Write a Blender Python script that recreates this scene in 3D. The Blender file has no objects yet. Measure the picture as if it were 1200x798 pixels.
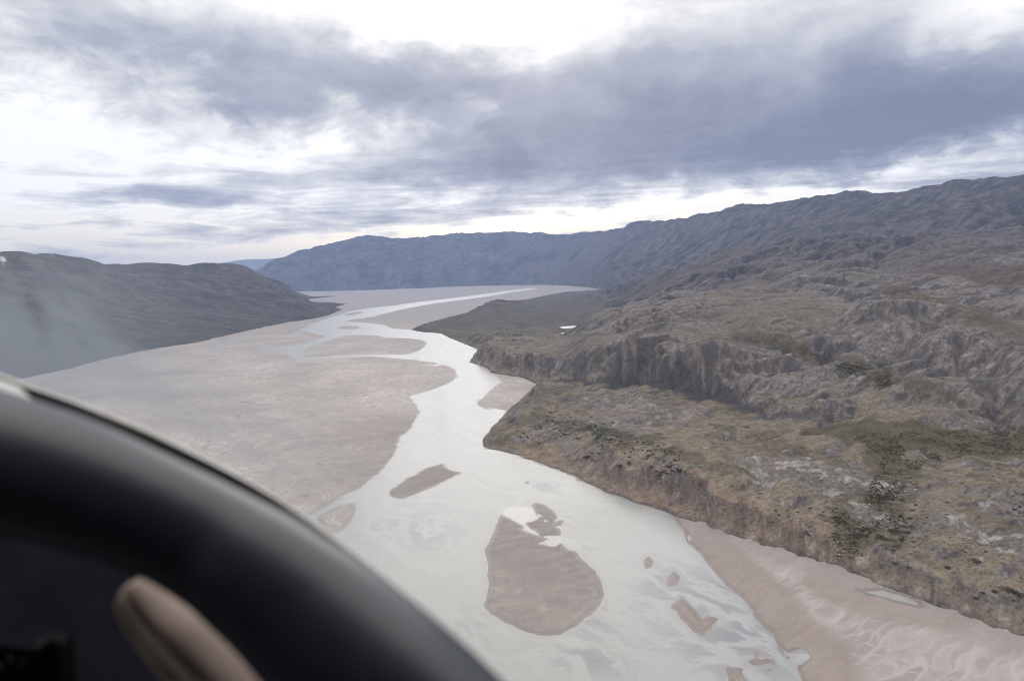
import bpy, math, random
import numpy as np

random.seed(7)
RNG = np.random.default_rng(11)
SC = bpy.context.scene
COL = SC.collection
PI = math.pi

# ------------------------------------------------------------------ camera
H = 200.0                                  # flying height above the river, metres
F = 825.0                                  # focal length in pixels of the 1200 px wide photograph
PITCH = math.atan(81.0 / F)
ROLL = math.atan(0.026)
_X = np.array([1.0, 0, 0]); _U = np.array([0, math.sin(PITCH), math.cos(PITCH)])
FWD = np.array([0, math.cos(PITCH), -math.sin(PITCH)])
RIGHT = math.cos(ROLL) * _X - math.sin(ROLL) * _U
UP = math.sin(ROLL) * _X + math.cos(ROLL) * _U
EYE = np.array([0, 0, H])


def ray(px, py):
    d = FWD + RIGHT * ((px - 600.0) / F) - UP * ((py - 399.0) / F)
    return d / np.linalg.norm(d)


def on_level(px, py, z=0.0):
    """Where the sight line through a surveyed point meets the level z."""
    d = ray(px, py)
    dz = min(d[2], -0.004)
    t = (z - H) / dz
    return np.array([d[0] * t, d[1] * t])


def at_range(px, py, R):
    d = ray(px, py)
    t = R / math.hypot(d[0], d[1])
    return np.array([d[0] * t, d[1] * t, H + d[2] * t])


def near(px, py, depth):
    d = FWD + RIGHT * ((px - 600.0) / F) - UP * ((py - 399.0) / F)
    return EYE + d * depth


def azel(px, py):
    d = ray(px, py)
    return math.atan2(d[0], d[1]), math.asin(d[2])


cam_data = bpy.data.cameras.new('camera')
cam = bpy.data.objects.new('camera', cam_data)
COL.objects.link(cam)
from mathutils import Matrix, Vector
M = Matrix.Identity(4)
for i in range(3):
    M[i][0] = RIGHT[i]; M[i][1] = UP[i]; M[i][2] = -FWD[i]; M[i][3] = EYE[i]
cam.matrix_world = M
cam_data.sensor_width = 36.0
cam_data.lens = 36.0 * F / 1200.0
cam_data.clip_start = 0.05
cam_data.clip_end = 90000.0
cam_data.dof.use_dof = True
cam_data.dof.focus_distance = 1500.0
cam_data.dof.aperture_fstop = 2.4
SC.camera = cam

# ------------------------------------------------------------------ noise and geometry helpers


def _hash(ix, iy, seed):
    h = (ix.astype(np.int64) * 374761393 + iy.astype(np.int64) * 668265263 + seed * 1442695041) & 0xFFFFFFFF
    h = ((h ^ (h >> 13)) * 1274126177) & 0xFFFFFFFF
    h = h ^ (h >> 16)
    return h


def perlin(x, y, seed=0):
    ix = np.floor(x); iy = np.floor(y)
    fx = (x - ix).astype(np.float32); fy = (y - iy).astype(np.float32)
    u = fx * fx * fx * (fx * (fx * 6 - 15) + 10); v = fy * fy * fy * (fy * (fy * 6 - 15) + 10)

    def g(ax, ay, dx, dy):
        a = (_hash(ax, ay, seed) & 0xFFFF).astype(np.float32) * np.float32(2 * PI / 65536)
        return np.cos(a) * dx + np.sin(a) * dy
    n00 = g(ix, iy, fx, fy); n10 = g(ix + 1, iy, fx - 1, fy)
    n01 = g(ix, iy + 1, fx, fy - 1); n11 = g(ix + 1, iy + 1, fx - 1, fy - 1)
    a = n00 + u * (n10 - n00); b = n01 + u * (n11 - n01)
    return (a + v * (b - a)) * 1.5


def fbm(x, y, octaves=4, seed=0, gain=0.5):
    s = 0; a = 1.0; f = 1.0; t = 0
    for k in range(octaves):
        s = s + a * perlin(x * f, y * f, seed + 17 * k); t += a
        a *= gain; f *= 2.03
    return s / t


def ridged(x, y, octaves=4, seed=0, gain=0.5):
    s = 0; a = 1.0; f = 1.0; t = 0
    for k in range(octaves):
        s = s + a * (1 - np.minimum(np.abs(perlin(x * f, y * f, seed + 31 * k)) * 1.8, 1)); t += a
        a *= gain; f *= 2.07
    return s / t


def billow(x, y, octaves=4, seed=0, gain=0.5):
    """Rounded humps with sharp creases between them (ice-worn rock)."""
    s = 0; a = 1.0; f = 1.0; t = 0
    for k in range(octaves):
        s = s + a * np.minimum(np.abs(perlin(x * f, y * f, seed + 31 * k)) * 1.8, 1); t += a
        a *= gain; f *= 2.07
    return s / t


def sstep(a, b, x):
    t = np.clip((x - a) / (b - a), 0, 1)
    return t * t * (3 - 2 * t)


def lerp(a, b, t):
    return a + (b - a) * t


def mixc(c, col, w):
    return c + (np.array(col, np.float32) - c) * w[..., None]


def seg_dist(P, A, B):
    """Least distance from points P (n,2) to segments A-B."""
    out = np.full(len(P), 1e12)
    for a, b in zip(A, B):
        d = b - a
        L = max(d @ d, 1e-9)
        q = P - a
        t = np.clip((q @ d) / L, 0, 1)
        r = q - t[:, None] * d
        np.minimum(out, (r * r).sum(1), out=out)
    return np.sqrt(out)


def inside(P, poly):
    c = np.zeros(len(P), bool)
    x, y = P[:, 0], P[:, 1]
    for (x0, y0), (x1, y1) in zip(poly, np.roll(poly, -1, 0)):
        if y0 == y1:
            continue
        cond = ((y0 > y) != (y1 > y)) & (x < (x1 - x0) * (y - y0) / (y1 - y0) + x0)
        c ^= cond
    return c


def sdf(P, polys):
    """Signed distance, positive inside an odd number of the outlines."""
    A = np.concatenate(polys); B = np.concatenate([np.roll(p, -1, 0) for p in polys])
    d = seg_dist(P, A, B)
    c = np.zeros(len(P), bool)
    for p in polys:
        c ^= inside(P, p)
    return np.where(c, d, -d)


def up2(a, shape):
    """Bilinear enlargement of a coarse lattice a to shape."""
    i = np.linspace(0, a.shape[0] - 1, shape[0]); j = np.linspace(0, a.shape[1] - 1, shape[1])
    i0 = np.minimum(i.astype(int), a.shape[0] - 2); j0 = np.minimum(j.astype(int), a.shape[1] - 2)
    fi = (i - i0)[:, None]; fj = (j - j0)[None, :]
    return (a[i0][:, j0] * (1 - fi) * (1 - fj) + a[i0 + 1][:, j0] * fi * (1 - fj)
            + a[i0][:, j0 + 1] * (1 - fi) * fj + a[i0 + 1][:, j0 + 1] * fi * fj)


class TPS:
    def __init__(self, P, z, lam=1e-3):
        P = np.asarray(P, float); z = np.asarray(z, float); n = len(P)
        K = self.k(((P[:, None] - P[None]) ** 2).sum(2)) + lam * np.eye(n)
        A = np.zeros((n + 3, n + 3)); A[:n, :n] = K
        A[:n, n] = 1; A[:n, n + 1:] = P; A[n, :n] = 1; A[n + 1:, :n] = P.T
        self.w = np.linalg.solve(A, np.concatenate([z, np.zeros(3)])); self.P = P

    @staticmethod
    def k(r2):
        return 0.5 * r2 * np.log(np.maximum(r2, 1e-12))

    def __call__(self, u, v):
        s = self.w[-3] + self.w[-2] * u + self.w[-1] * v
        for w, p in zip(self.w, self.P):
            s = s + w * self.k((u - p[0]) ** 2 + (v - p[1]) ** 2)
        return s


AZS = 2.2                                   # weight of bearing against log distance


def uv_of(x, y):
    return np.arctan2(x, y) * AZS, np.log(np.maximum(np.hypot(x, y), 1.0))


def lattice(az0, az1, r0, r1, na, nr):
    a = np.linspace(az0, az1, na); r = np.exp(np.linspace(math.log(r0), math.log(r1), nr))
    A, R = np.meshgrid(a, r)
    return np.sin(A) * R, np.cos(A) * R


def link_mesh(name, verts, faces, mat, parent=None, smooth=True):
    me = bpy.data.meshes.new(name)
    me.from_pydata([tuple(map(float, v)) for v in verts], [], [tuple(map(int, f)) for f in faces])
    me.update()
    if smooth:
        me.polygons.foreach_set('use_smooth', [True] * len(me.polygons))
    if mat:
        me.materials.append(mat)
    o = bpy.data.objects.new(name, me)
    COL.objects.link(o)
    if parent:
        o.parent = parent
        o.matrix_parent_inverse = Matrix.Translation(-parent.location)
    return o


def sheet(name, X, Y, Z, keep, mat, color=None, extra=None):
    """A surveyed height sheet; keep marks the lattice cells that are built."""
    nr, na = X.shape
    idx = np.arange(nr * na).reshape(nr, na)
    q = np.stack([idx[:-1, :-1], idx[:-1, 1:], idx[1:, 1:], idx[1:, :-1]], -1)[keep]
    used = np.zeros(nr * na, bool); used[q.ravel()] = True
    remap = np.cumsum(used) - 1
    q = remap[q]
    co = np.stack([X, Y, Z], -1).reshape(-1, 3)[used].astype(np.float32)
    me = bpy.data.meshes.new(name)
    me.vertices.add(len(co)); me.vertices.foreach_set('co', co.ravel())
    me.loops.add(q.size); me.loops.foreach_set('vertex_index', q.ravel().astype(np.int32))
    me.polygons.add(len(q)); me.polygons.foreach_set('loop_start', np.arange(0, q.size, 4, dtype=np.int32))
    me.polygons.foreach_set('use_smooth', np.ones(len(q), bool))
    me.update(calc_edges=True)
    if color is not None:
        a = me.attributes.new('ground_colour', 'FLOAT_COLOR', 'POINT')
        c = np.ones((len(co), 4), np.float32); c[:, :3] = color.reshape(-1, 3)[used]
        if extra is not None:
            c[:, 3] = extra.ravel()[used]
        a.data.foreach_set('color', c.ravel())
    me.materials.append(mat)
    o = bpy.data.objects.new(name, me)
    COL.objects.link(o)
    return o


def tag(o, label=None, cat=None, group=None, kind=None):
    if label: o['label'] = label
    if cat: o['category'] = cat
    if group: o['group'] = group
    if kind: o['kind'] = kind
    return o


def empty(name, loc):
    o = bpy.data.objects.new(name, None)
    o.location = Vector([float(v) for v in loc]); o.empty_display_size = 0.1
    COL.objects.link(o)
    return o


# ------------------------------------------------------------------ materials
def mat_new(name):
    m = bpy.data.materials.new(name); m.use_nodes = True
    nt = m.node_tree; nt.nodes.clear()
    out = nt.nodes.new('ShaderNodeOutputMaterial')
    b = nt.nodes.new('ShaderNodeBsdfPrincipled')
    nt.links.new(b.outputs[0], out.inputs['Surface'])
    return m, nt, b


def nd(nt, typ, **kw):
    n = nt.nodes.new(typ)
    for k, v in kw.items():
        setattr(n, k, v)
    return n


def noise(nt, vec, scale, detail=4, rough=0.55, dist=0.0):
    n = nd(nt, 'ShaderNodeTexNoise')
    n.inputs['Scale'].default_value = scale; n.inputs['Detail'].default_value = detail
    n.inputs['Roughness'].default_value = rough; n.inputs['Distortion'].default_value = dist
    nt.links.new(vec, n.inputs['Vector'])
    return n.outputs['Fac']


def math_n(nt, op, a, b=None, c=None):
    n = nd(nt, 'ShaderNodeMath', operation=op)
    for i, v in enumerate((a, b, c)):
        if v is None: continue
        if isinstance(v, (int, float)): n.inputs[i].default_value = v
        else: nt.links.new(v, n.inputs[i])
    return n.outputs[0]


def maprange(nt, v, a, b, c, d, smooth=False):
    n = nd(nt, 'ShaderNodeMapRange')
    if smooth: n.interpolation_type = 'SMOOTHSTEP'
    nt.links.new(v, n.inputs[0])
    for i, x in enumerate((a, b, c, d)): n.inputs[i + 1].default_value = x
    return n.outputs[0]


def land_material(name, scales, amp, bump, bump_dist, rough=0.95, spec=0.15):
    m, nt, b = mat_new(name)
    at = nd(nt, 'ShaderNodeAttribute'); at.attribute_name = 'ground_colour'
    geo = nd(nt, 'ShaderNodeNewGeometry')
    pos = geo.outputs['Position']
    n1 = noise(nt, pos, scales[0], 6, 0.65)
    n2 = noise(nt, pos, scales[1], 5, 0.7)
    s = math_n(nt, 'ADD', math_n(nt, 'MULTIPLY', n1, 0.5), math_n(nt, 'MULTIPLY', n2, 0.5))
    k = maprange(nt, s, 0.36, 0.64, 1 - amp, 1 + amp)
    mx = nd(nt, 'ShaderNodeVectorMath', operation='SCALE')
    nt.links.new(at.outputs['Color'], mx.inputs[0]); nt.links.new(k, mx.inputs['Scale'])
    nt.links.new(mx.outputs[0], b.inputs['Base Color'])
    bp = nd(nt, 'ShaderNodeBump'); bp.inputs['Strength'].default_value = bump; bp.inputs['Distance'].default_value = bump_dist
    nt.links.new(s, bp.inputs['Height']); nt.links.new(bp.outputs[0], b.inputs['Normal'])
    b.inputs['Specular IOR Level'].default_value = spec
    if rough is None:                       # wetness is carried with the colour
        nt.links.new(maprange(nt, at.outputs['Alpha'], 0, 1, 0.9, 0.35), b.inputs['Roughness'])
    else:
        b.inputs['Roughness'].default_value = rough
    return m


M_HILL = land_material('rocky tundra', (0.10, 0.40), 0.46, 0.55, 3.0)
M_MOUNT = land_material('far mountain rock', (0.014, 0.06), 0.5, 0.9, 26.0)
M_SAND = land_material('river sand', (0.05, 0.35), 0.09, 0.25, 0.6, rough=None, spec=0.3)


def plain(name, color, rough=0.5, spec=0.5, scale=8.0, amp=0.15, bump=0.0, obj=True):
    m, nt, b = mat_new(name)
    tc = nd(nt, 'ShaderNodeTexCoord')
    n = noise(nt, tc.outputs['Object'], scale, 4)
    k = maprange(nt, n, 0.3, 0.7, 1 - amp, 1 + amp)
    mx = nd(nt, 'ShaderNodeVectorMath', operation='SCALE')
    mx.inputs[0].default_value = color
    nt.links.new(k, mx.inputs['Scale']); nt.links.new(mx.outputs[0], b.inputs['Base Color'])
    b.inputs['Roughness'].default_value = rough; b.inputs['Specular IOR Level'].default_value = spec
    if bump:
        bp = nd(nt, 'ShaderNodeBump'); bp.inputs['Strength'].default_value = bump; bp.inputs['Distance'].default_value = 0.002
        nt.links.new(n, bp.inputs['Height']); nt.links.new(bp.outputs[0], b.inputs['Normal'])
    return m


def water_material():
    m, nt, b = mat_new('glacial milk water')
    at = nd(nt, 'ShaderNodeAttribute'); at.attribute_name = 'ground_colour'
    nt.links.new(at.outputs['Color'], b.inputs['Base Color'])
    geo = nd(nt, 'ShaderNodeNewGeometry')
    h = math_n(nt, 'ADD', noise(nt, geo.outputs['Position'], 0.35, 5, 0.6, 0.5), noise(nt, geo.outputs['Position'], 0.05, 3, 0.5))
    bp = nd(nt, 'ShaderNodeBump'); bp.inputs['Strength'].default_value = 0.12; bp.inputs['Distance'].default_value = 1.0
    nt.links.new(h, bp.inputs['Height']); nt.links.new(bp.outputs[0], b.inputs['Normal'])
    nt.links.new(maprange(nt, at.outputs['Alpha'], 0, 1, 0.27, 0.03), b.inputs['Roughness'])
    nt.links.new(maprange(nt, at.outputs['Alpha'], 0, 1, 0.16, 0.01), bp.inputs['Strength'])
    b.inputs['IOR'].default_value = 1.33
    return m


M_WATER = water_material()

# ------------------------------------------------------------------ shorelines, surveyed onto the level of the river
WATER_OUT = [(360, 640), (330, 615), (357, 606), (380, 594), (400, 582), (420, 572), (445, 555), (462, 532), (470, 512), (482, 502),
             (492, 482), (487, 472), (480, 465), (500, 459), (522, 451), (537, 442), (534, 433), (518, 426), (490, 422), (459, 419.5),
             (435, 418), (412, 418.6), (385, 420.4), (361, 421.5), (343, 420), (336, 416), (313, 410), (302, 405.5), (294, 403.3), (306, 404.5),
             (326, 406), (345, 405), (357, 403), (373, 398.7), (383, 394), (373, 391.7), (366, 390.5), (352, 387),
             (368, 379), (388, 372), (401, 368), (415, 363.7), (435, 361), (462, 358), (490, 354), (530, 349.5), (571, 344.2), (598, 340.2),
             (622, 337.6), (630, 338.6), (598, 343), (571, 347.6), (537, 352), (503, 356.5), (469, 363), (449, 368), (435, 371.5),
             (412, 374.8), (401, 377), (428, 378), (449, 380.6), (459, 385), (481, 386.4), (493, 389), (516, 390.7), (526, 395.8),
             (543, 402.6), (560, 409.4), (555, 416), (550, 424.6), (567, 429.7), (576, 437), (588, 444), (587, 447), (571, 460),
             (559, 471), (561, 477), (581, 479.4), (592, 480.5), (589, 488), (575, 502), (565, 515.7), (567, 524.7), (599, 532), (629, 542),
             (669, 557), (709, 577), (749, 590.5), (779, 599.5), (790, 607), (800, 621), (806, 636), (821, 650), (835, 667.5), (848, 684),
             (870, 700), (878, 711), (885, 725), (903, 741), (917, 763), (928, 785), (938, 803), (965, 850), (1000, 900), (1050, 1000),
             (900, 1150), (500, 1150), (300, 1000), (250, 800)]
ISLES = [
    [(456, 575), (475, 562), (500, 548), (521, 542), (527, 551), (543, 553.6), (527, 562), (500, 573.6), (470, 585.5), (459, 582)],
    [(587, 602), (607, 612), (614, 622), (644, 632), (672, 644), (687, 659), (704, 677), (708, 694), (699, 714), (679, 732), (654, 744),
     (634, 744), (609, 737), (584, 724), (567, 712), (572, 689), (572, 669), (568, 644), (577, 627), (582, 612)],
    [(619, 587), (634, 589.5), (654, 602), (658, 617), (657, 627), (634, 628), (622, 619.5), (619, 612), (629, 609), (627, 599)],
    [(754, 657), (760, 651), (767, 659), (762, 668), (755, 665)],
    [(780, 679), (789, 666), (797, 674), (794, 685), (783, 687)],
    [(784, 710), (799, 699), (807, 706), (818, 717), (821, 726), (832, 722), (843, 723.5), (835, 733), (830, 744), (821, 748), (810, 738), (796, 722)],
    [(845, 796), (862, 782), (876, 770), (889, 761), (893, 768), (906, 772), (908, 783), (889, 789), (870, 798), (856, 803)],
    [(351, 417), (361, 407.7), (388, 397.5), (408, 392.4), (442, 393), (449, 395.8), (483, 396.5), (496, 398.5), (501, 402.6), (493, 411),
     (476, 415.5), (449, 415.5), (412, 416), (368, 418.3)],
    [(394, 385), (401, 382), (420, 382), (423, 385), (411, 386.6)],
    [(401, 369.5), (412, 366.5), (425, 365.2), (424, 367), (410, 370)],
    [(370, 608), (385, 598), (400, 592), (420, 588), (415, 604), (404, 620), (385, 628)],
    [(614, 565), (618, 563.5), (621, 565.5), (617, 567.5)],
    [(534, 728), (540, 727), (546, 736), (541, 738)],
    [(562, 478.3), (572, 477.7), (581, 479.2), (570, 480)],
]
PUDDLES = [[(240, 409), (262, 404), (290, 400.5), (292, 402.5), (265, 406), (246, 411)],
           [(332, 395), (344, 391), (352, 389), (350, 391), (338, 396)],
           [(201, 492), (216, 492.4), (232, 493.5), (222, 494.6), (206, 493.4)],
           [(336, 447), (345, 446), (346, 447.4), (338, 448)],
           [(505, 428.5), (516, 425.5), (521, 426), (512, 429)]]
POND = [(1007, 692), (1034, 692), (1059, 698.5), (1079, 708), (1048, 702.5)]

W_OUT = np.array([on_level(*p) for p in WATER_OUT])
W_POLYS = [W_OUT] + [np.array([on_level(*p) for p in q]) for q in ISLES + PUDDLES + [POND]]

LAND_PX = [(3000, 1300), (1500, 860), (1300, 790), (1199, 746), (1159, 738), (1124, 721), (1079, 704), (1024, 684), (989, 669), (971, 664.7), (944, 655),
           (917, 645.6), (889, 640), (862, 631), (835, 620), (807, 610), (790, 605), (779, 599), (749, 590), (709, 576.5), (669, 556.5),
           (629, 541.5), (599, 531.5), (567, 524), (565, 515.7), (575, 502), (589, 488), (598, 478), (610, 468), (628, 451), (612, 443),
           (594, 440.5), (576, 437), (567, 429.7), (550, 424.6), (555, 416), (560, 409.4), (543, 402.6), (526, 395.8), (516, 390.7),
           (493, 389), (481, 386.4), (495, 380), (520, 372.5), (560, 363), (600, 354), (640, 346), (690, 337)]
LAND = [on_level(*p) for p in LAND_PX]
LAND = np.array(LAND + [np.array([3000.0, 12000.0]), np.array([15000.0, 9000.0]), np.array([9000.0, 100.0])])

# ------------------------------------------------------------------ near hillside east of the river
CLIFFS = [  # (px, py at the foot, level of the foot, height of the step)
    [(560, 447, 20, 0), (632, 444, 24, 4), (660, 445, 27, 28), (690, 448, 30, 55), (740, 452, 30, 60), (800, 462, 30, 56), (836, 470, 30, 50), (850, 474, 30, 46),
     (870, 480, 30, 38), (900, 488, 30, 28), (960, 498, 31, 17), (1030, 503, 33, 8), (1120, 500, 36, 8), (1250, 490, 40, 6)],
    [(700, 372, 90, 0), (830, 384, 100, 0), (867, 394, 95, 16), (900, 400, 88, 24), (950, 410, 78, 26), (1000, 420, 70, 28), (1050, 433, 62, 26), (1090, 447, 57, 22), (1150, 452, 60, 16), (1250, 440, 70, 14)],
    [(480, 424, 0, 0), (549, 424.6, 0, 4), (560, 428, 0, 18), (585, 437, 4, 20), (612, 440, 8, 18), (640, 440, 15, 6), (660, 436, 25, 0), (800, 430, 25, 0)],
]
_cl = []
for c in CLIFFS:
    pts = [on_level(a, b, z) for a, b, z, s in c]
    _cl.append((np.array([math.atan2(p[0], p[1]) for p in pts]), np.array([math.hypot(*p) for p in pts]), np.array([q[3] for q in c], float)))
CLIFF_W = (lambda a: np.interp(a, [azel(690, 400)[0], azel(730, 400)[0], azel(800, 400)[0], azel(950, 400)[0]], [60.0, 34.0, 34.0, 75.0]), lambda a: 62.0, lambda a: 60.0)


def cliff_terms(x, y, rough=True):
    az = np.arctan2(x, y); R = np.hypot(x, y)
    total = 0.0; rel = []
    if rough:
        n = fbm(x / 130, y / 130, 2, 4) * 34 + billow(x / 60, y / 60, 2, 5) * 26 - 10 + billow(x / 17, y / 17, 2, 8) * 4
    else:
        n = 0.0
    for (a, rc, s), wf in zip(_cl, CLIFF_W):
        w = wf(az)
        d = R - np.interp(az, a, rc) - n * 0.8
        S = np.interp(az, a, s)
        if rough:
            brk = 0.3 + 0.7 * sstep(-0.30, 0.22, fbm(x / 110, y / 110, 2, 7))
            S = S * lerp(1.0, lerp(brk, 1.0, sstep(30, 150, d)), sstep(azel(825, 400)[0], azel(880, 400)[0], az))
        q = w * (1.0 + (0.9 * fbm(x / 75, y / 75, 2, 6) if rough else 0.0))
        total = total + S * (1 - (1 - np.clip(d / (q * 1.9), 0, 1)) ** 2.1)
        rel.append((d, S))
    return total, rel


Z_PTS = [(520, 382, 5), (560, 372, 6), (600, 365, 8), (650, 356, 10), (688, 345, 11), (720, 353, 22), (600, 388, 9), (640, 393, 12), (668, 383, 11), (700, 374, 22), (540, 395, 5),
         (600, 520, 8), (640, 500, 16), (700, 480, 24), (650, 460, 21), (740, 500, 24), (700, 545, 14), (680, 520, 16), (800, 570, 20), (760, 560, 17), (850, 600, 18), (800, 520, 27),
         (870, 540, 28), (950, 638, 14), (1000, 655, 12), (900, 580, 24), (950, 560, 33), (1000, 570, 33), (1060, 580, 30), (1050, 516, 33), (1040, 560, 30), (1000, 612, 20),
         (1130, 690, 12), (1130, 600, 25), (1200, 560, 30), (1200, 520, 33), (1100, 640, 19), (1200, 680, 17), (1200, 620, 25), (900, 512, 30), (980, 525, 33), (1300, 600, 30), (1300, 740, 16),
         (1060, 640, 16), (620, 530, 5), (660, 550, 6), (790, 600, 9)]
R_PTS = [(594, 400, 1640), (622, 397, 1700), (660, 402, 1370), (700, 393, 1180), (700, 386, 1350), (740, 392, 1120), (780, 400, 1050), (830, 408, 1000), (870, 440, 915), (950, 460, 870), (1020, 478, 830),
         (720, 368, 1650), (760, 378, 1280), (850, 385, 1180), (940, 409, 1090), (992, 427, 1010), (1100, 470, 850), (880, 372, 1240), (970, 378, 1160), (1050, 390, 1090), (1120, 402, 1030), (1200, 402, 1060),
         (740, 356, 1900), (800, 345, 1750), (900, 345, 1650), (1000, 350, 1550), (1100, 360, 1420), (1200, 380, 1300), (1200, 352, 1600), (1100, 342, 1750), (760, 338, 3300), (830, 327, 2700), (900, 322, 2500), (1000, 318, 2300), (1100, 318, 2100),
         (1200, 320, 1950), (1200, 440, 930), (1200, 470, 880), (760, 322, 4300), (830, 305, 3800), (900, 293, 3500), (1000, 284, 3300), (1100, 279, 3200), (1200, 276, 3100), (1350, 270, 3000),
         (1350, 330, 1800), (1350, 400, 1000), (1350, 470, 800)]
B_PTS = [(760, 4900, 90), (830, 4400, 140), (900, 4100, 180), (1000, 3900, 220), (1100, 3800, 250), (1200, 3700, 270), (1350, 3600, 280), (700, 3200, 16), (720, 5200, 20), (690, 6400, 10), (900, 6000, 100), (1200, 6000, 200)]
_P, _Z = [], []
for px, py, z in Z_PTS:
    p = on_level(px, py, z); _P.append(p); _Z.append(z)
for px, py, r in R_PTS:
    p = at_range(px, py, r); _P.append(p[:2]); _Z.append(p[2])
for px, r, z in B_PTS:
    p = at_range(px, 330, r); _P.append(p[:2]); _Z.append(z)
_P = np.array(_P); _Z = np.array(_Z)
HILL_TPS = TPS(np.stack(uv_of(_P[:, 0], _P[:, 1]), 1), _Z - cliff_terms(_P[:, 0], _P[:, 1], False)[0], 1e-4)
TERR = np.array([on_level(*p) for p in [(560, 447), (640, 445), (690, 449), (740, 453), (800, 463), (850, 475), (900, 489), (960, 499), (1030, 506), (1200, 500),
                                       (1500, 520), (3000, 900), (3000, 1300), (1500, 870), (1199, 750), (1000, 676), (790, 608), (600, 535), (560, 520)]])


def hill_base(x, y):
    u, v = uv_of(x, y)
    return HILL_TPS(u, v)


def hill_full(x, y, sd):
    """Height of the hillside; sd is the distance inland from the shore."""
    R = np.hypot(x, y)
    ct, rel = cliff_terms(x, y)
    base = hill_base(x, y) + ct
    # ice-worn rock: humps along the strike of the rock, rougher inland and above the cliffs
    xs = x * 0.86 + y * 0.5; ys = -x * 0.5 + y * 0.86
    up = sstep(34, 70, base)
    far = sstep(1300, 2600, R)
    bog = sstep(30, 14, base) * sstep(1500, 1800, R)
    wx = fbm(x / 140, y / 140, 3, 62) * 60; wy = fbm(x / 140, y / 140, 3, 63) * 60
    n = (billow((xs + wx) / 260, (ys + wy) / 120, 2, 3, 0.4) - 0.42) * lerp(lerp(15.0, 31.0, up), 38.0, far)
    n = n + fbm(x / 520, y / 520, 3, 44) * lerp(0, 46, far)
    n = n + (billow((xs + wx * 0.5) / 85, (ys + wy * 0.5) / 36, 3, 21, 0.42) - 0.42) * lerp(6.0, 5.0, up)
    n = n + (billow(xs / 26, ys / 13, 2, 23) - 0.4) * lerp(0.8, 1.1, up) + fbm(x / 7, y / 7, 2, 61) * lerp(0.3, 0.4, up)
    calm = lerp(1.0, sstep(-0.35, 0.30, fbm(x / 330, y / 330, 3, 66)) * 0.95 + 0.5, up)
    gap = at_range(668, 395, 1480); gap2 = at_range(664, 392, 1800)
    gp = np.maximum(np.exp(-((x - gap[0]) / 75) ** 2 - ((y - gap[1]) / 330) ** 2), np.exp(-((x - gap2[0]) / 90) ** 2 - ((y - gap2[1]) / 250) ** 2))
    n = n * (1 - 0.93 * bog) * calm * (1 - 0.9 * gp) - 10 * gp * sstep(20, 50, base)
    h = base + n * sstep(0, 45, sd)
    # the eroded bluff along the water
    w0 = np.interp(np.arctan2(x, y), [azel(600, 500)[0], azel(800, 600)[0], azel(960, 660)[0]], [46.0, 34.0, 19.0])
    w = w0 * (1 + 0.55 * perlin(x / 36, y / 36, 71) + 0.3 * perlin(x / 12, y / 12, 72))
    k = sstep(0, 1, np.clip(sd / np.maximum(w, 5), 0, 1))
    h = np.maximum(h, 3.0) * (0.12 * np.clip(sd / 4, 0, 1) + 0.88 * k)
    return h, rel, base


class Survey:
    """Looks points of the photograph up on the smooth hillside."""
    def __init__(self):
        self.R = np.exp(np.linspace(math.log(430), math.log(6500), 700))

    def __call__(self, px, py):
        d = ray(px, py); hd = math.hypot(d[0], d[1])
        x = d[0] / hd * self.R; y = d[1] / hd * self.R
        z = H + d[2] / hd * self.R
        g = hill_base(x, y) + cliff_terms(x, y, False)[0]
        s = sdf(np.stack([x, y], 1), [LAND])
        g = np.where(s > 0, g, 0)
        hit = np.nonzero(g >= z)[0]
        i = hit[0] if len(hit) else len(self.R) - 1
        return np.array([x[i], y[i]])


SURVEY = Survey()


def stroke(X, Y, pts, width, seed=0, ragged=0.5):
    W = np.array([SURVEY(*p) for p in pts])
    P = np.stack([X.ravel(), Y.ravel()], 1)
    lo = W.min(0) - 3 * width; hi = W.max(0) + 3 * width
    m = ((P > lo) & (P < hi)).all(1)
    out = np.zeros(len(P), np.float32)
    if m.any():
        Q = P[m]
        d = seg_dist(Q, W[:-1], W[1:]) if len(W) > 1 else np.hypot(*(Q - W[0]).T)
        d = d + fbm(Q[:, 0] / width * 0.8, Q[:, 1] / width * 0.8, 4, 90 + seed) * width * ragged * 1.6
        out[m] = sstep(width * 1.25, width * 0.7, d)
    return out.reshape(X.shape)


# ------------------------------------------------------------------ the valley floor: ground and water
GX, GY = lattice(math.radians(-46), math.radians(46), 255, 15000, 980, 1000)
cx, cy = lattice(math.radians(-46), math.radians(46), 255, 15000, 490, 500)
csd = sdf(np.stack([cx.ravel(), cy.ravel()], 1), W_POLYS).reshape(cx.shape)
clsd = sdf(np.stack([cx.ravel(), cy.ravel()], 1), [LAND]).reshape(cx.shape)
gsd = up2(csd, GX.shape)                                   # + in the water
glsd = up2(clsd, GX.shape)                                 # + inland
GR = np.hypot(GX, GY)
rag = fbm(GX / 22, GY / 22, 4, 3) * 6.5 + fbm(GX / 110, GY / 110, 3, 4) * 10 * sstep(700, 2500, GR) + fbm(GX / 6, GY / 6, 2, 9) * 2.6
gs = -(gsd + rag * np.clip(np.abs(gsd) / 3 + 0.35, 0, 1.0) * sstep(60, 10, np.abs(gsd)) * lerp(0.55, 1.0, sstep(560, 700, GR)))            # + on the sand
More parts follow.
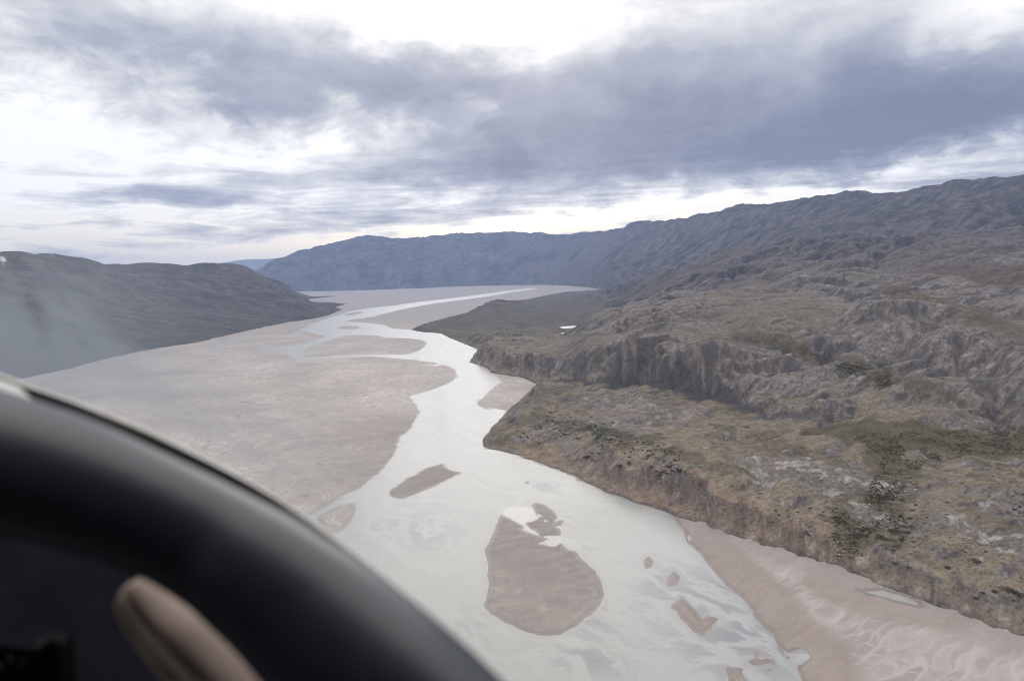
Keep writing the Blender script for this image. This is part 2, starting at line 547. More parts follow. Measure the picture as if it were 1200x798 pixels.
# shallow braids on the low bars of the lower reach
low = np.zeros_like(GX)
for px, py, r in ((885, 784, 26), (637, 612, 16), (640, 640, 14)):
    p = on_level(px, py); low = np.maximum(low, np.exp(-((GX - p[0]) ** 2 + (GY - p[1]) ** 2) / (r * r)))
wxn = fbm(GX / 35, GY / 35, 3, 33) * 22; wyn = fbm(GX / 35, GY / 35, 3, 34) * 22
braid = ridged((GX + wxn) / 26 + (GY + wyn) / 60, (GY + wyn) / 34 - (GX + wxn) / 70, 3, 12)
gz = np.where(gs > 0, np.minimum(gs * 0.035, 0.8), np.maximum(gs * 0.06, -2.5))
gz = gz + low * (0.5 - braid) * 1.1 * sstep(-14, 2, gs)
# bar forms: smooth wind and flood ridges
bu = (GX * 0.80 + GY * 0.60); bv = (-GX * 0.60 + GY * 0.80)
right_bar = sstep(0.20, 0.25, np.arctan2(GX, GY)) * sstep(900, 700, GR) * sstep(-230, -190, glsd)
wr = fbm(GX / 70, GY / 70, 3, 55) * 26
wr2 = fbm(GX / 24, GY / 24, 2, 56) * 7
bu = GX * 0.80 + GY * 0.60; bv = -GX * 0.60 + GY * 0.80
bv = bv + wr * 0.55 + wr2 * 0.5
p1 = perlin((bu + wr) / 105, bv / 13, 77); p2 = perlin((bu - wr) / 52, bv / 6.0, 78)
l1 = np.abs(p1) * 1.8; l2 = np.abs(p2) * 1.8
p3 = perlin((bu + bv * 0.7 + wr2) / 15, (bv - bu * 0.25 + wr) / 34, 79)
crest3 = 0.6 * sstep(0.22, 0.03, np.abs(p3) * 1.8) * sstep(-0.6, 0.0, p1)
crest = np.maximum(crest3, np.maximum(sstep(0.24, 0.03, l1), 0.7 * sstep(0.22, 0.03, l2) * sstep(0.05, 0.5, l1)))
flank_shade = sstep(0.0, 0.35, p3) * 0.35 + sstep(-0.05, 0.40, p1) * 0.6 + sstep(0.0, 0.4, p2) * 0.4
lwx = GX + fbm(GX / 210, GY / 210, 5, 81) * 240; lwy = GY + fbm(GX / 210, GY / 210, 5, 82) * 240
lines = ridged(lwx / 120 + lwy / 300, lwy / 38 - lwx / 90, 4, 83, 0.7)
pond_c = on_level(1042, 698); pond_d = np.hypot(GX - pond_c[0], GY - pond_c[1])
gz = gz + np.where(gs > 0, sstep(0, 14, gs) * ((p1 * 1.5 + p2 * 0.55 + 0.35 * crest) * right_bar + (lines - 0.5) * 0.9 * (1 - right_bar)), 0)
sand_dry = np.array([0.312, 0.282, 0.266], np.float32)
gc = np.ones(GX.shape + (3,), np.float32) * sand_dry
gz = np.where(((gs > 4) & (low < 0.15)) | (gs > 12), np.maximum(gz, 0.3), gz)
tone = fbm(GX / 130, GY / 130, 4, 91)
gc = gc * (1 + 0.30 * tone)[..., None]
gc = gc * (1 + 0.12 * (sstep(0.45, 0.85, lines) - 0.35) * (1 - right_bar))[..., None]
thin = ridged(lwx / 46 + lwy / 110, lwy / 24 - lwx / 60, 3, 85, 0.65)
gc = gc * (1 + (0.50 * sstep(0.74, 0.93, thin) - 0.45 * sstep(0.80, 0.95, ridged(lwx / 70 + 5, lwy / 40, 3, 86, 0.6))) * (1 - right_bar) * sstep(-0.3, 0.3, tone + 0.15))[..., None]
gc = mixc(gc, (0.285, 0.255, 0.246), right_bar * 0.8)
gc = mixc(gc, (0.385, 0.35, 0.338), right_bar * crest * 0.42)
gc = mixc(gc, (0.222, 0.194, 0.186), right_bar * np.clip(flank_shade - crest, 0, 1) * 0.75)  # relief shading painted in, with damper sand: one flank of each ridge darkened
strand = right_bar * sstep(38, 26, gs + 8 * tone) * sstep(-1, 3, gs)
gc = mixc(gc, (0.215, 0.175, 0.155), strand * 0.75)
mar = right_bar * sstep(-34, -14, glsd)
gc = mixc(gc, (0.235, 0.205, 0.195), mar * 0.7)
low_isle = sstep(0.9, 0.2, np.abs(np.arctan2(GX, GY)) * 2.2) * sstep(1100, 850, GR) * (1 - right_bar)
gc = mixc(gc, (0.185, 0.160, 0.148), low_isle * (0.66 + 0.10 * sstep(0.6, 0.4, lines)))
gc = gc * (1 + 0.15 * low_isle * fbm((GX * 0.9 + GY * 0.43 + wr * 0.4) / 60, (-GX * 0.43 + GY * 0.9 + wr * 0.4) / 7, 4, 95))[..., None]
wet = sstep(0.32, 0.05, gz) * 0.9
gc = gc * (1 - 0.38 * wet)[..., None]
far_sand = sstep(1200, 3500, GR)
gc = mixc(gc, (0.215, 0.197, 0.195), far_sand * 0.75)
gkeep = np.ones((GX.shape[0] - 1, GX.shape[1] - 1), bool)
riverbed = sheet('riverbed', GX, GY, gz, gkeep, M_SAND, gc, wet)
tag(riverbed, kind='structure', label='pinkish grey sand flats and bars of the braided river')

# water
wkeep = (gz[:-1, :-1] < 0.1) | (gz[1:, 1:] < 0.1) | (gz[:-1, 1:] < 0.1) | (gz[1:, :-1] < 0.1)
wkeep &= (gsd[:-1, :-1] > -30)
wc = np.ones(GX.shape + (3,), np.float32) * np.array([0.252, 0.256, 0.248], np.float32)
fl = fbm(GX / 60, GY / 60, 4, 131) * 45
streak = fbm((GX * 0.82 + GY * 0.57 + fl) / 16, (-GX * 0.57 + GY * 0.82 + fl) / 90, 5, 132)
wc = wc * (1 + 0.15 * streak)[..., None]
wc = mixc(wc, (0.285, 0.298, 0.305), sstep(0.10, 0.30, np.arctan2(GX, GY)) * sstep(620, 480, GR) * 0.8)
sw = ridged((GX * 0.75 + GY * 0.66 + fl * 0.7) / 17, (-GX * 0.66 + GY * 0.75 + fl) / 46, 3, 140)
shoal = np.zeros_like(GX)
for px, py, r in ((820, 700, 45), (870, 745, 45), (850, 690, 25), (690, 720, 26), (690, 770, 22), (665, 640, 18), (640, 570, 20), (682, 610, 20), (780, 680, 25), (640, 640, 25), (545, 735, 14), (480, 620, 40)):
    p = on_level(px, py); shoal = np.maximum(shoal, np.exp(-((GX - p[0]) ** 2 + (GY - p[1]) ** 2) / (r * r)))
wc = mixc(wc, (0.165, 0.165, 0.18), shoal * sstep(0.66, 0.34, sw) * 0.85)
wc = mixc(wc, (0.23, 0.21, 0.20), sstep(-0.35, -0.05, gz) * 0.45)
pool = np.zeros_like(GX)
for px, py, r in ((613, 604, 12), (630, 618, 9), (600, 600, 8), (648, 632, 7)):
    p = on_level(px, py); pool = np.maximum(pool, np.exp(-((GX - p[0]) ** 2 + (GY - p[1]) ** 2 * 0.3) / (r * r)))
river = sheet('river', GX, GY, np.zeros_like(GX), wkeep, M_WATER, wc, sstep(0.25, 0.6, pool))
tag(river, kind='structure', label='milky pale grey glacial river winding down the valley')

# the country beyond the mountains, one level sheet to the horizon
g0 = link_mesh('ground', [(-60000, -60000, -4), (60000, -60000, -4), (60000, 60000, -4), (-60000, 60000, -4)], [(0, 1, 2, 3)], plain('distant ground', (0.16, 0.15, 0.13), 0.95, 0.1, 0.01))
tag(g0, kind='structure')

# ------------------------------------------------------------------ hillside sheet
AZ_L = azel(474, 386)[0]
HX, HY = lattice(AZ_L, math.radians(46), 440, 6500, 1000, 960)
hx2, hy2 = lattice(AZ_L, math.radians(46), 440, 6500, 500, 480)
hsd = up2(sdf(np.stack([hx2.ravel(), hy2.ravel()], 1), [LAND]).reshape(hx2.shape), HX.shape)
HR = np.hypot(HX, HY)
hsd = hsd + (fbm(HX / 20, HY / 20, 3, 15) * 3.5) * sstep(-40, 0, hsd)
hz, rel, hbase = hill_full(HX, HY, np.maximum(hsd, 0))
hz = np.where(hsd <= 0, -0.6 + np.maximum(hsd, -10) * 0.1, hz - 0.05)
PONDS = []
for q in ([(655, 384.0), (660, 382.6), (670, 381.9), (683, 382.0), (680, 383.4), (670, 384.4), (660, 385)], [(657, 390.4), (664, 389.6), (673, 389.8), (670, 391.2), (661, 391.6)]):
    P2 = np.array([on_level(a, b, 12.0) for a, b in q]); PONDS.append(P2)
    c = P2.mean(0); m = (np.abs(HX - c[0]) < 420) & (np.abs(HY - c[1]) < 420)
    d = np.maximum(-sdf(np.stack([HX[m], HY[m]], 1), [P2]), 0)
    hz[m] = lerp(np.where(d > 0, np.minimum(hz[m], 11.6 + d * 0.06), 11.5), hz[m], sstep(90, 320, d))
dlr = math.log(6500 / 440) / (960 - 1)
dr = np.gradient(hz, axis=0) / (HR * dlr)
da = np.gradient(hz, axis=1) / (HR * ((math.radians(46) - AZ_L) / 999))
slope = np.hypot(dr, da)
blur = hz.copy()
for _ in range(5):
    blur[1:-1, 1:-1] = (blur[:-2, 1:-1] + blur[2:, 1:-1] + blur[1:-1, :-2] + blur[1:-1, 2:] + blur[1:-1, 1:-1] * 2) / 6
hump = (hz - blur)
up = sstep(36, 66, hbase)
ROCK = (0.128, 0.115, 0.114); ROCK_D = (0.052, 0.048, 0.050); PALE = (0.235, 0.215, 0.207)
TAN = (0.150, 0.124, 0.096); OLIVE = (0.090, 0.075, 0.055); RUSSET = (0.178, 0.133, 0.103); HEATH = (0.085, 0.072, 0.052); SHRUBC = (0.045, 0.045, 0.036)
n_a = fbm(HX / 70, HY / 70, 5, 201); n_b = fbm(HX / 16, HY / 16, 4, 202); n_c = fbm(HX / 260, HY / 260, 4, 203); n_d = fbm(HX / 6, HY / 6, 3, 209)
hc = np.ones(HX.shape + (3,), np.float32) * np.array(TAN, np.float32)
hc = mixc(hc, OLIVE, sstep(-0.1, 0.3, n_a + 0.4 * n_b) * 0.75)
rock = sstep(-0.02, 0.22, 0.035 + n_b * 0.5 + n_d * 0.3 + n_c * 0.35 + (slope - 0.32) * 0.55 + up * 0.26 - 0.10 + np.clip(hump, -1, 1) * 0.12)
calm = sstep(-0.35, 0.30, fbm(HX / 330, HY / 330, 3, 66))
rock *= 1 - 0.45 * up * sstep(0.55, 0.1, calm - n_a * 0.5) * sstep(0.7, 0.4, slope)
rock *= 1 - 0.85 * sstep(30, 14, hbase) * sstep(1500, 1800, HR)
xs = HX * 0.86 + HY * 0.5; ys = -HX * 0.5 + HY * 0.86
strata = fbm(xs / 120, ys / 9, 4, 205)
hc = mixc(hc, (0.072, 0.064, 0.046), (1 - up) * sstep(0.08, 0.30, fbm(HX / 48, HY / 40, 4, 213)) * 0.65)
hc = mixc(hc, ROCK, np.maximum(rock, 0.38 * up))
crack = ridged(xs / 34 + n_b * 0.4, ys / 13 + n_b * 0.4, 3, 211, 0.6)
hc = mixc(hc, ROCK_D, np.maximum(rock, 0.25 * up) * sstep(0.66, 0.86, crack) * 0.75)
hc = mixc(hc, PALE, rock * sstep(0.55, 0.35, crack) * sstep(0.10, 0.45, strata + 0.5 * n_b) * 0.55)
hc = mixc(hc, ROCK_D, rock * sstep(0.05, 0.4, -strata + 0.6 * n_a) * 0.8)
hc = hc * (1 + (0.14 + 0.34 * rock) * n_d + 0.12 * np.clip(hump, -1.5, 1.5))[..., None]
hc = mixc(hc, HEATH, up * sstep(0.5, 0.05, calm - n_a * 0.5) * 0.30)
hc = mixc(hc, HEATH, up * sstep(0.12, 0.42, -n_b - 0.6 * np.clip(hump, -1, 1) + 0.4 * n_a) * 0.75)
bog = sstep(30, 14, hbase) * sstep(1500, 1800, HR)
hc = mixc(hc, (0.105, 0.090, 0.062), bog * 0.8)
hc = mixc(hc, (0.055, 0.050, 0.036), bog * sstep(-0.05, 0.3, n_a) * 0.8)
# cliff faces: bare rock with vertical streaks, blocks of talus below
steep = sstep(0.75, 1.3, slope)
arc = np.arctan2(HX, HY) * 1000
streaks = fbm(arc / 9 + n_b * 0.6, hz / 60, 4, 207)
cl_col = mixc(mixc(np.ones_like(hc) * np.array((0.080, 0.072, 0.073), np.float32), (0.150, 0.130, 0.120), sstep(0.0, 0.4, streaks) * 0.8), (0.05, 0.047, 0.05), sstep(0.0, 0.4, n_b - streaks * 0.3) * 0.8)
hc = hc + (cl_col - hc) * steep[..., None]
d0, S0 = rel[0]
tal = sstep(-34, -18, d0 + n_b * 20) * sstep(10, -2, d0) * sstep(8, 24, S0)
hc = mixc(hc, (0.052, 0.050, 0.052), tal * 0.9)
d1, S1 = rel[1]
tal2 = sstep(-14, -6, d1 + n_b * 14) * sstep(26, 6, d1) * sstep(8, 18, S1)
hc = mixc(hc, (0.07, 0.066, 0.068), tal2 * 0.8)
sk = lambda pts, w, sd=0, rg=0.5: stroke(HX, HY, pts, w, sd, rg)
hc = mixc(hc, RUSSET, sk([(625, 528), (700, 548), (780, 578), (860, 600), (930, 625), (985, 650)], 26, 1) * 0.75 * (1 - 0.5 * rock))
hc = mixc(hc, (0.070, 0.061, 0.038), sk([(985, 512), (1050, 514), (1120, 522), (1220, 512)], 34, 2) * 0.9)
hc = mixc(hc, (0.075, 0.064, 0.041), sk([(1030, 525), (1055, 550), (1030, 585)], 20, 3) * 0.85)
hc = mixc(hc, (0.070, 0.060, 0.040), sk([(862, 394), (930, 408), (992, 427), (1050, 447), (1110, 470)], 15, 4) * 0.8)
hc = mixc(hc, (0.075, 0.064, 0.042), sk([(1000, 605), (1005, 630), (985, 650)], 12, 5) * 0.8)
hc = mixc(hc, (0.085, 0.066, 0.048), sk([(1040, 343), (1120, 362), (1220, 390)], 45, 6) * 0.85)
hc = mixc(hc, (0.085, 0.062, 0.050), sk([(1090, 318), (1220, 326)], 90, 7) * 0.75)
hc = mixc(hc, SHRUBC, sk([(635, 488), (690, 500), (730, 512), (775, 522)], 16, 8, 1.2) * 0.6)
for i, (pts, w) in enumerate([([(920, 540), (950, 550), (975, 562)], 14), ([(985, 556), (1030, 566), (1075, 572)], 11), ([(1010, 585), (1030, 605)], 8), ([(1120, 615), (1160, 628), (1185, 640)], 12),
                              ([(690, 470), (760, 480), (800, 488)], 16), ([(880, 545), (905, 560)], 10), ([(1075, 478), (1110, 472)], 9), ([(700, 495), (770, 500)], 12)]):
    hc = mixc(hc, ROCK, sk(pts, w * 1.5, 40 + i, 1.2) * 0.55)
    hc = mixc(hc, (0.265, 0.242, 0.232), sk(pts, w, 20 + i, 1.0) * (lambda q: q)(sstep(0.0, 0.16, strata * 0.3 + n_b * 0.9 + n_d * 0.35)) * (0.75 if i not in (4, 7) else 0.4))
# bluff at the water: bare earth and rock, a dark wet line at its foot
arc_b = np.arctan2(HX, HY) * 1000
bl = sstep(22, 8, hsd) * sstep(0.25, 0.5, slope)
hc = mixc(hc, (0.150, 0.122, 0.098), bl * 0.6)
hc = mixc(hc, (0.23, 0.205, 0.185), bl * sstep(0.15, 0.4, n_b) * 0.6)
hc = mixc(hc, (0.080, 0.070, 0.062), bl * sstep(0.1, 0.35, fbm(arc_b / 16, hsd / 40, 3, 217)) * 0.6)
hc = mixc(hc, (0.085, 0.078, 0.072), sstep(5.0, 1.5, hsd + n_b * 3) * 0.8)
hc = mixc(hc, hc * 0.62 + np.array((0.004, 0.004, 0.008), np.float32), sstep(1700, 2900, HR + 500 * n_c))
hc = np.clip(hc, 0.02, 0.6)
hkeep = (hsd > -6)[:-1, :-1] & (hsd > -6)[1:, 1:]
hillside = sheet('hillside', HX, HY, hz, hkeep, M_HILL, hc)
tag(hillside, kind='structure', label='rocky tundra hillside east of the river')


def hill_point(px, py, tries=None):
    """Ground point of the built hillside under a surveyed sight line."""
    d = ray(px, py); hd = math.hypot(d[0], d[1])
    R = np.exp(np.linspace(math.log(445), math.log(3500), 1500))
    x = d[0] / hd * R; y = d[1] / hd * R; zl = H + d[2] / hd * R
    ri = np.clip(np.rint(np.log(R / 440) / dlr).astype(int), 0, HX.shape[0] - 1)
    ai = int(np.clip(round((math.atan2(d[0], d[1]) - AZ_L) / (math.radians(46) - AZ_L) * 999), 0, 999))
    g = hz[ri, ai]
    hit = np.nonzero(g >= zl)[0]
    if not len(hit) or hsd[ri[hit[0]], ai] < 3:
        return None
    i = hit[0]
    return np.array([x[i], y[i], g[i]])


M_POND = plain('pond water', (0.30, 0.31, 0.31), 0.12, 0.5, 0.3, 0.05)
for P2 in PONDS:
    tag(link_mesh('pond', [(p[0], p[1], 12.0) for p in P2], [tuple(range(len(P2)))], M_POND, smooth=False), kind='structure')

# ------------------------------------------------------------------ mountains
def mountain(name, pts, az0, az1, r0, r1, na, nr, big, amp, seed, dark, lite, veg, foot_px=None, label=None, lam=1e-4, snow=()):
    P, Zv = [], []
    for p in pts:
        if len(p) == 4:                      # (px, anything, range, level)
            q = at_range(p[0], 330, p[2]); P.append(q[:2]); Zv.append(p[3])
        elif p[2] == 'z':
            pass
        elif p[2] < 200 and p[2] >= 0 and isinstance(p[2], float):
            q = on_level(p[0], p[1], p[2]); P.append(q); Zv.append(p[2])
        else:
            q = at_range(*p); P.append(q[:2]); Zv.append(q[2])
    P = np.array(P)
    T = TPS(np.stack(uv_of(P[:, 0], P[:, 1]), 1), np.array(Zv), lam)
    X, Y = lattice(az0, az1, r0, r1, na, nr)
    b = T(*uv_of(X, Y))
    R = np.hypot(X, Y)
    k = sstep(-5, 120, b)
    xs = X * 0.86 + Y * 0.5; ys = -X * 0.5 + Y * 0.86
    n = (billow(xs / big, ys / (big * 0.6), 6, seed, 0.48) - 0.42) * amp * 0.75 + fbm(X / (big * 0.9), Y / (big * 0.9), 4, seed + 8) * amp * 0.6 + (ridged(X / (big * 2.6), Y / (big * 2.6), 3, seed + 5) - 0.6) * amp * 1.1
    n = n + (billow((xs + 300) / (big * 3.0), ys / (big * 1.3), 2, seed + 7) - 0.4) * amp * 2.2 * sstep(620, 250, b)
    z = b + n * k
    if foot_px is not None:
        poly = np.array([on_level(*q) if len(q) == 2 else np.array(q[1:]) for q in foot_px])
        s = up2(sdf(np.stack([X[::2, ::2].ravel(), Y[::2, ::2].ravel()], 1), [poly]).reshape(X[::2, ::2].shape), X.shape)
        s = s + fbm(X / 90, Y / 90, 3, seed + 9) * 18
        z = np.where(s > 0, np.maximum(z, 4) * sstep(0, 90, s) ** 0.8, -6.0)
        keep = (s > -40)[:-1, :-1]
    else:
        keep = np.ones((nr - 1, na - 1), bool)
    ri = math.log(r1 / r0) / (nr - 1)
    sl = np.hypot(np.gradient(z, axis=0) / (R * ri), np.gradient(z, axis=1) / (R * (az1 - az0) / (na - 1)))
    a1 = fbm(X / big, Y / big, 5, seed + 1); a2 = fbm(xs / (big * .6), ys / (big * .08), 4, seed + 2); a3 = fbm(X / (big * .2), Y / (big * .2), 3, seed + 4)
    c = np.ones(X.shape + (3,), np.float32) * np.array(veg, np.float32)
    rk = sstep(-0.1, 0.25, a2 * 0.5 + a3 * 0.5 + (sl - 0.4) * 0.6)
    c = mixc(c, lite, rk)
    c = mixc(c, dark, sstep(0.0, 0.4, a1 - a2 * 0.5) * 0.75)
    for px, py, R0, w, hgt in snow:
        q = at_range(px, py, R0)
        dd = np.hypot((np.arctan2(X, Y) - math.atan2(q[0], q[1])) * R0, (R - R0) * hgt)
        c = mixc(c, (0.42, 0.43, 0.45), sstep(w, w * 0.6, dd + a3 * w))
    o = sheet(name, X, Y, z, keep, M_MOUNT, c)
    tag(o, kind='structure', label=label)
    return o


SKY_R = [(307, 323, 10600), (320, 314.6, 10800), (344, 301, 11100), (374, 292.6, 11300), (408, 282.5, 11500), (435, 278, 11600), (452, 280, 11600), (476, 280.8, 11700), (503, 280, 11800), (530, 277, 11900),
         (554, 276.7, 12000), (588, 274.7, 12000), (611, 274, 12000), (638, 275.7, 11700), (672, 275.7, 11000), (700, 271, 10300), (732, 267, 9500), (737, 262.5, 9400), (762, 261.7, 8800), (796, 256.7, 8100),
         (833, 250, 7500), (867, 242, 7050), (883, 241, 6850), (917, 236.7, 6500), (937, 233, 6350), (967, 230, 6150), (1008, 226.7, 6000), (1054, 222.5, 5950), (1096, 216, 5950), (1137, 214, 5950), (1179, 212, 5950), (1220, 211, 5950), (1350, 205, 5950)]
pts = list(SKY_R)
pts += [(p[0], 0, p[2] * 1.22, at_range(*p)[2] * 0.72) for p in SKY_R[::2]]
pts += [(351, 341.7, 0.0), (435, 340, 0.0), (503, 337.6, 0.0), (537, 335.8, 0.0), (571, 335, 0.0), (638, 334, 0.0), (690, 335, 0.0), (310, 338, 0.0)]
pts += [(380, 318, 10200), (435, 311, 10200), (520, 308, 10500), (611, 306, 10800), (660, 306, 10000), (700, 308, 8400), (740, 300, 7300), (740, 325, 5700), (800, 290, 6300), (830, 300, 5300), (900, 270, 5500), (900, 285, 4700),
        (1000, 256, 4950), (1000, 272, 4300), (1100, 248, 4500), (1100, 265, 4000), (1200, 243, 4250), (1200, 262, 3800), (1350, 240, 4000)]
pts += [(700, 0, 5400, 18.0), (760, 0, 4700, 60.0), (850, 0, 4200, 110.0), (1000, 0, 3700, 170.0), (1200, 0, 3400, 200.0), (640, 0, 8000, -20.0), (560, 0, 8300, -30.0), (450, 0, 8600, -40.0), (350, 0, 8900, -30.0)]
FOOT_M = [(300, 344), (351, 341.7), (395, 341), (435, 340), (503, 337.6), (537, 335.6), (571, 335), (638, 334), (668, 335.5), (690, 337), (0, 900.0, 5200.0), (0, 900.0, 3500.0), (0, 1500.0, 1500.0), (0, 9000.0, 1500.0), (0, 14000.0, 16000.0), (0, -6000.0, 16000.0)]
mountain('mountain', pts, azel(296, 330)[0], math.radians(46), 3300, 15000, 760, 520, 420, 50, 311, (0.026, 0.025, 0.026), (0.098, 0.089, 0.087), (0.045, 0.039, 0.035), FOOT_M,
         'long blue grey mountain range closing the far side of the valley')

SKY_L = [(-60, 296, 3600), (0, 298.5, 3800), (22, 298.5, 3900), (38, 302, 4000), (56, 301, 4100), (90, 306, 4300), (113, 309, 4450), (150, 311, 4700), (195, 313.5, 5000), (226, 315.8, 5200), (248, 313.5, 5300),
         (271, 311, 5300), (286, 313, 5200), (301, 322, 5000), (323, 333.5, 4700), (346, 345, 4400), (361, 354, 4100), (376, 364, 3800)]
pl = list(SKY_L)
pl += [(p[0], 0, p[2] * 1.25, at_range(*p)[2] * 0.7) for p in SKY_L[:-4]] + [(346, 0, 5400, 20.0), (365, 0, 5200, -5.0), (380, 0, 4400, -5.0)]
pl += [(-60, 330, 2900), (0, 338, 2900), (60, 339, 3000), (150, 342, 3400), (240, 343, 3800), (300, 346, 4000), (330, 352, 4000), (40, 390, 2300), (120, 385, 2550), (200, 378, 2900), (280, 368, 3350), (345, 362, 3700)]
pl += [(-60, 460, 0.0), (37, 444, 0.0), (94, 431, 0.0), (135, 420, 0.0), (180, 410.5, 0.0), (240, 401, 0.0), (286, 390, 0.0), (338, 378.6, 0.0), (376, 373, 0.0), (390, 367, 0.0)]
FOOT_L = [(-200, 492), (-60, 462), (37, 444), (94, 431), (135, 420), (180, 410.5), (240, 401), (286, 390), (338, 378.6), (376, 373), (388, 369.5), (405, 363), (396, 360), (409, 356.5), (392, 354.5), (372, 354), (352, 352), (0, -1500.0, 9000.0), (0, -5500.0, 9000.0), (0, -6000.0, 1000.0)]
mountain('hill', pl, math.radians(-46), azel(412, 360)[0], 1500, 7200, 560, 560, 260, 20, 401, (0.030, 0.028, 0.028), (0.092, 0.083, 0.079), (0.055, 0.046, 0.040), FOOT_L,
         'dark heath covered hill on the west side of the valley', snow=[(62, 316, 3800, 15, 0.12), (4, 312, 3400, 12, 0.12), (44, 315, 3700, 7, 0.12)])

pd = []
for px, py in [(180, 322), (215, 317), (236, 313.5), (262, 311.5), (285, 308.5), (300, 307.6), (318, 306.6), (332, 306), (350, 307), (380, 309)]:
    pd += [(px, py - 2.0, 21500), (px, 0, 19000, -60.0), (px, 0, 25000, 100.0)]
mountain('distant_mountain', pd, azel(150, 330)[0], azel(420, 330)[0], 18800, 25000, 200, 90, 2200, 90, 501, (0.08, 0.08, 0.08), (0.2, 0.2, 0.2), (0.12, 0.11, 0.1), None,
         'pale blue mountain far off in the gap of the valley')

# ------------------------------------------------------------------ sky, sun
world = bpy.data.worlds.new('World'); SC.world = world; world.use_nodes = True
nt = world.node_tree; nt.nodes.clear()
wo = nd(nt, 'ShaderNodeOutputWorld'); bg = nd(nt, 'ShaderNodeBackground'); bg.inputs['Strength'].default_value = 0.1
nt.links.new(bg.outputs[0], wo.inputs[0])
SUN_AZ, SUN_EL = math.radians(1), math.radians(19.5)
sky = nd(nt, 'ShaderNodeTexSky'); sky.sky_type = 'NISHITA'; sky.sun_disc = False
sky.sun_elevation = SUN_EL; sky.sun_rotation = SUN_AZ
tc = nd(nt, 'ShaderNodeTexCoord')
sep = nd(nt, 'ShaderNodeSeparateXYZ'); nt.links.new(tc.outputs['Generated'], sep.inputs[0])
dx, dy, dz = sep.outputs
az = math_n(nt, 'ARCTAN2', dx, dy)
el = math_n(nt, 'ARCSINE', dz)
v0 = nd(nt, 'ShaderNodeCombineXYZ'); nt.links.new(az, v0.inputs[0]); nt.links.new(el, v0.inputs[1])


def sky_noise(sx, sy, tilt, detail, rough, dist, off):
    mp = nd(nt, 'ShaderNodeMapping', vector_type='POINT')
    mp.inputs['Location'].default_value = (off, off * 0.7, off * 0.3); mp.inputs['Rotation'].default_value = (0, 0, math.radians(tilt)); mp.inputs['Scale'].default_value = (sx, sy, 1)
    nt.links.new(v0.outputs[0], mp.inputs['Vector'])
    return noise(nt, mp.outputs[0], 1.0, detail, rough, dist)


nA = sky_noise(4.5, 10.0, 0, 8, 0.60, 0.5, 3.1)
nB = sky_noise(7.0, 62.0, -3, 7, 0.62, 0.6, 11.3)
nC = sky_noise(15.0, 27.0, 0, 8, 0.62, 0.35, 23.7)
nE = sky_noise(6.0, 9.0, 0, 7, 0.58, 0.2, 41.9)
wob = lambda n, a: math_n(nt, 'MULTIPLY', math_n(nt, 'SUBTRACT', n, 0.5), a)
damp = maprange(nt, el, 0.02, 0.20, 0.10, 1.0)
lowsky = maprange(nt, el, 0.05, 0.20, 1.0, 0.05, True)
v = nd(nt, 'ShaderNodeCombineXYZ')
nt.links.new(math_n(nt, 'ADD', az, math_n(nt, 'MULTIPLY', math_n(nt, 'ADD', wob(nA, 0.25), wob(nC, 0.12)), damp)), v.inputs[0])
nt.links.new(math_n(nt, 'ADD', el, math_n(nt, 'MULTIPLY', math_n(nt, 'ADD', wob(nE, 0.16), wob(nC, 0.06)), damp)), v.inputs[1])
BLOBS = [  # px, py, half width, half height (px), tilt, darkness
    (330, 75, 260, 55, 4, 0.55), (200, 95, 110, 60, 0, 0.22), (560, 130, 190, 55, 6, 0.42), (780, 160, 300, 42, -4, 0.55), (900, 90, 300, 75, 8, 0.62), (1080, 140, 260, 55, -3, 0.45),
    (840, 190, 230, 16, -3, 0.30), (640, 195, 160, 16, -3, 0.28), (640, 160, 120, 30, 0, 0.15), (215, 236, 95, 12, -8, 0.55), (130, 287, 240, 8, -4, 0.28), (480, 215, 160, 16, -6, 0.14), (430, 255, 240, 10, -6, 0.12),
    (820, 242, 70, 10, -10, 0.30), (720, 252, 60, 7, -6, 0.3), (1020, 205, 200, 9, -7, 0.2),
    (760, 247, 520, 13, -6.5, -0.50), (1150, 140, 130, 45, -4, 0.35), (1000, 165, 260, 20, -5, 0.2), (330, 275, 200, 14, -4, -0.2), (520, 18, 170, 36, 6, -0.66), (545, 138, 18, 16, 0, -0.28), (1160, 30, 60, 36, 10, -0.40), (300, 150, 70, 22, 25, -0.22), (60, 140, 120, 60, 0, -0.12), (230, 301, 190, 5, -5, -0.6), (620, 262, 190, 7, -6, -0.45), (980, 212, 260, 9, -8, -0.40), (280, 190, 130, 14, -6, -0.25)]
D = None
for px, py, sx, sy, tl, amp in BLOBS:
    a, e = azel(px, py)
    mp = nd(nt, 'ShaderNodeMapping', vector_type='TEXTURE')
    mp.inputs['Location'].default_value = (a, e, 0); mp.inputs['Rotation'].default_value = (0, 0, -math.radians(tl))
    mp.inputs['Scale'].default_value = (sx / F, sy / F, 1)
    nt.links.new(v.outputs[0], mp.inputs['Vector'])
    dt = nd(nt, 'ShaderNodeVectorMath', operation='DOT_PRODUCT')
    nt.links.new(mp.outputs[0], dt.inputs[0]); nt.links.new(mp.outputs[0], dt.inputs[1])
    g = math_n(nt, 'MULTIPLY', math_n(nt, 'EXPONENT', math_n(nt, 'MULTIPLY', dt.outputs['Value'], -0.9)), amp)
    D = g if D is None else math_n(nt, 'ADD', D, g)
D = math_n(nt, 'ADD', D, 0.07)
D = math_n(nt, 'ADD', D, wob(nA, 0.95))
D = math_n(nt, 'ADD', D, math_n(nt, 'MULTIPLY', wob(nB, 3.0), lowsky))
D = math_n(nt, 'ADD', D, wob(nC, 0.75))
cr = nd(nt, 'ShaderNodeValToRGB')
nt.links.new(math_n(nt, 'MULTIPLY', D, 0.66), cr.inputs[0])
E = cr.color_ramp.elements
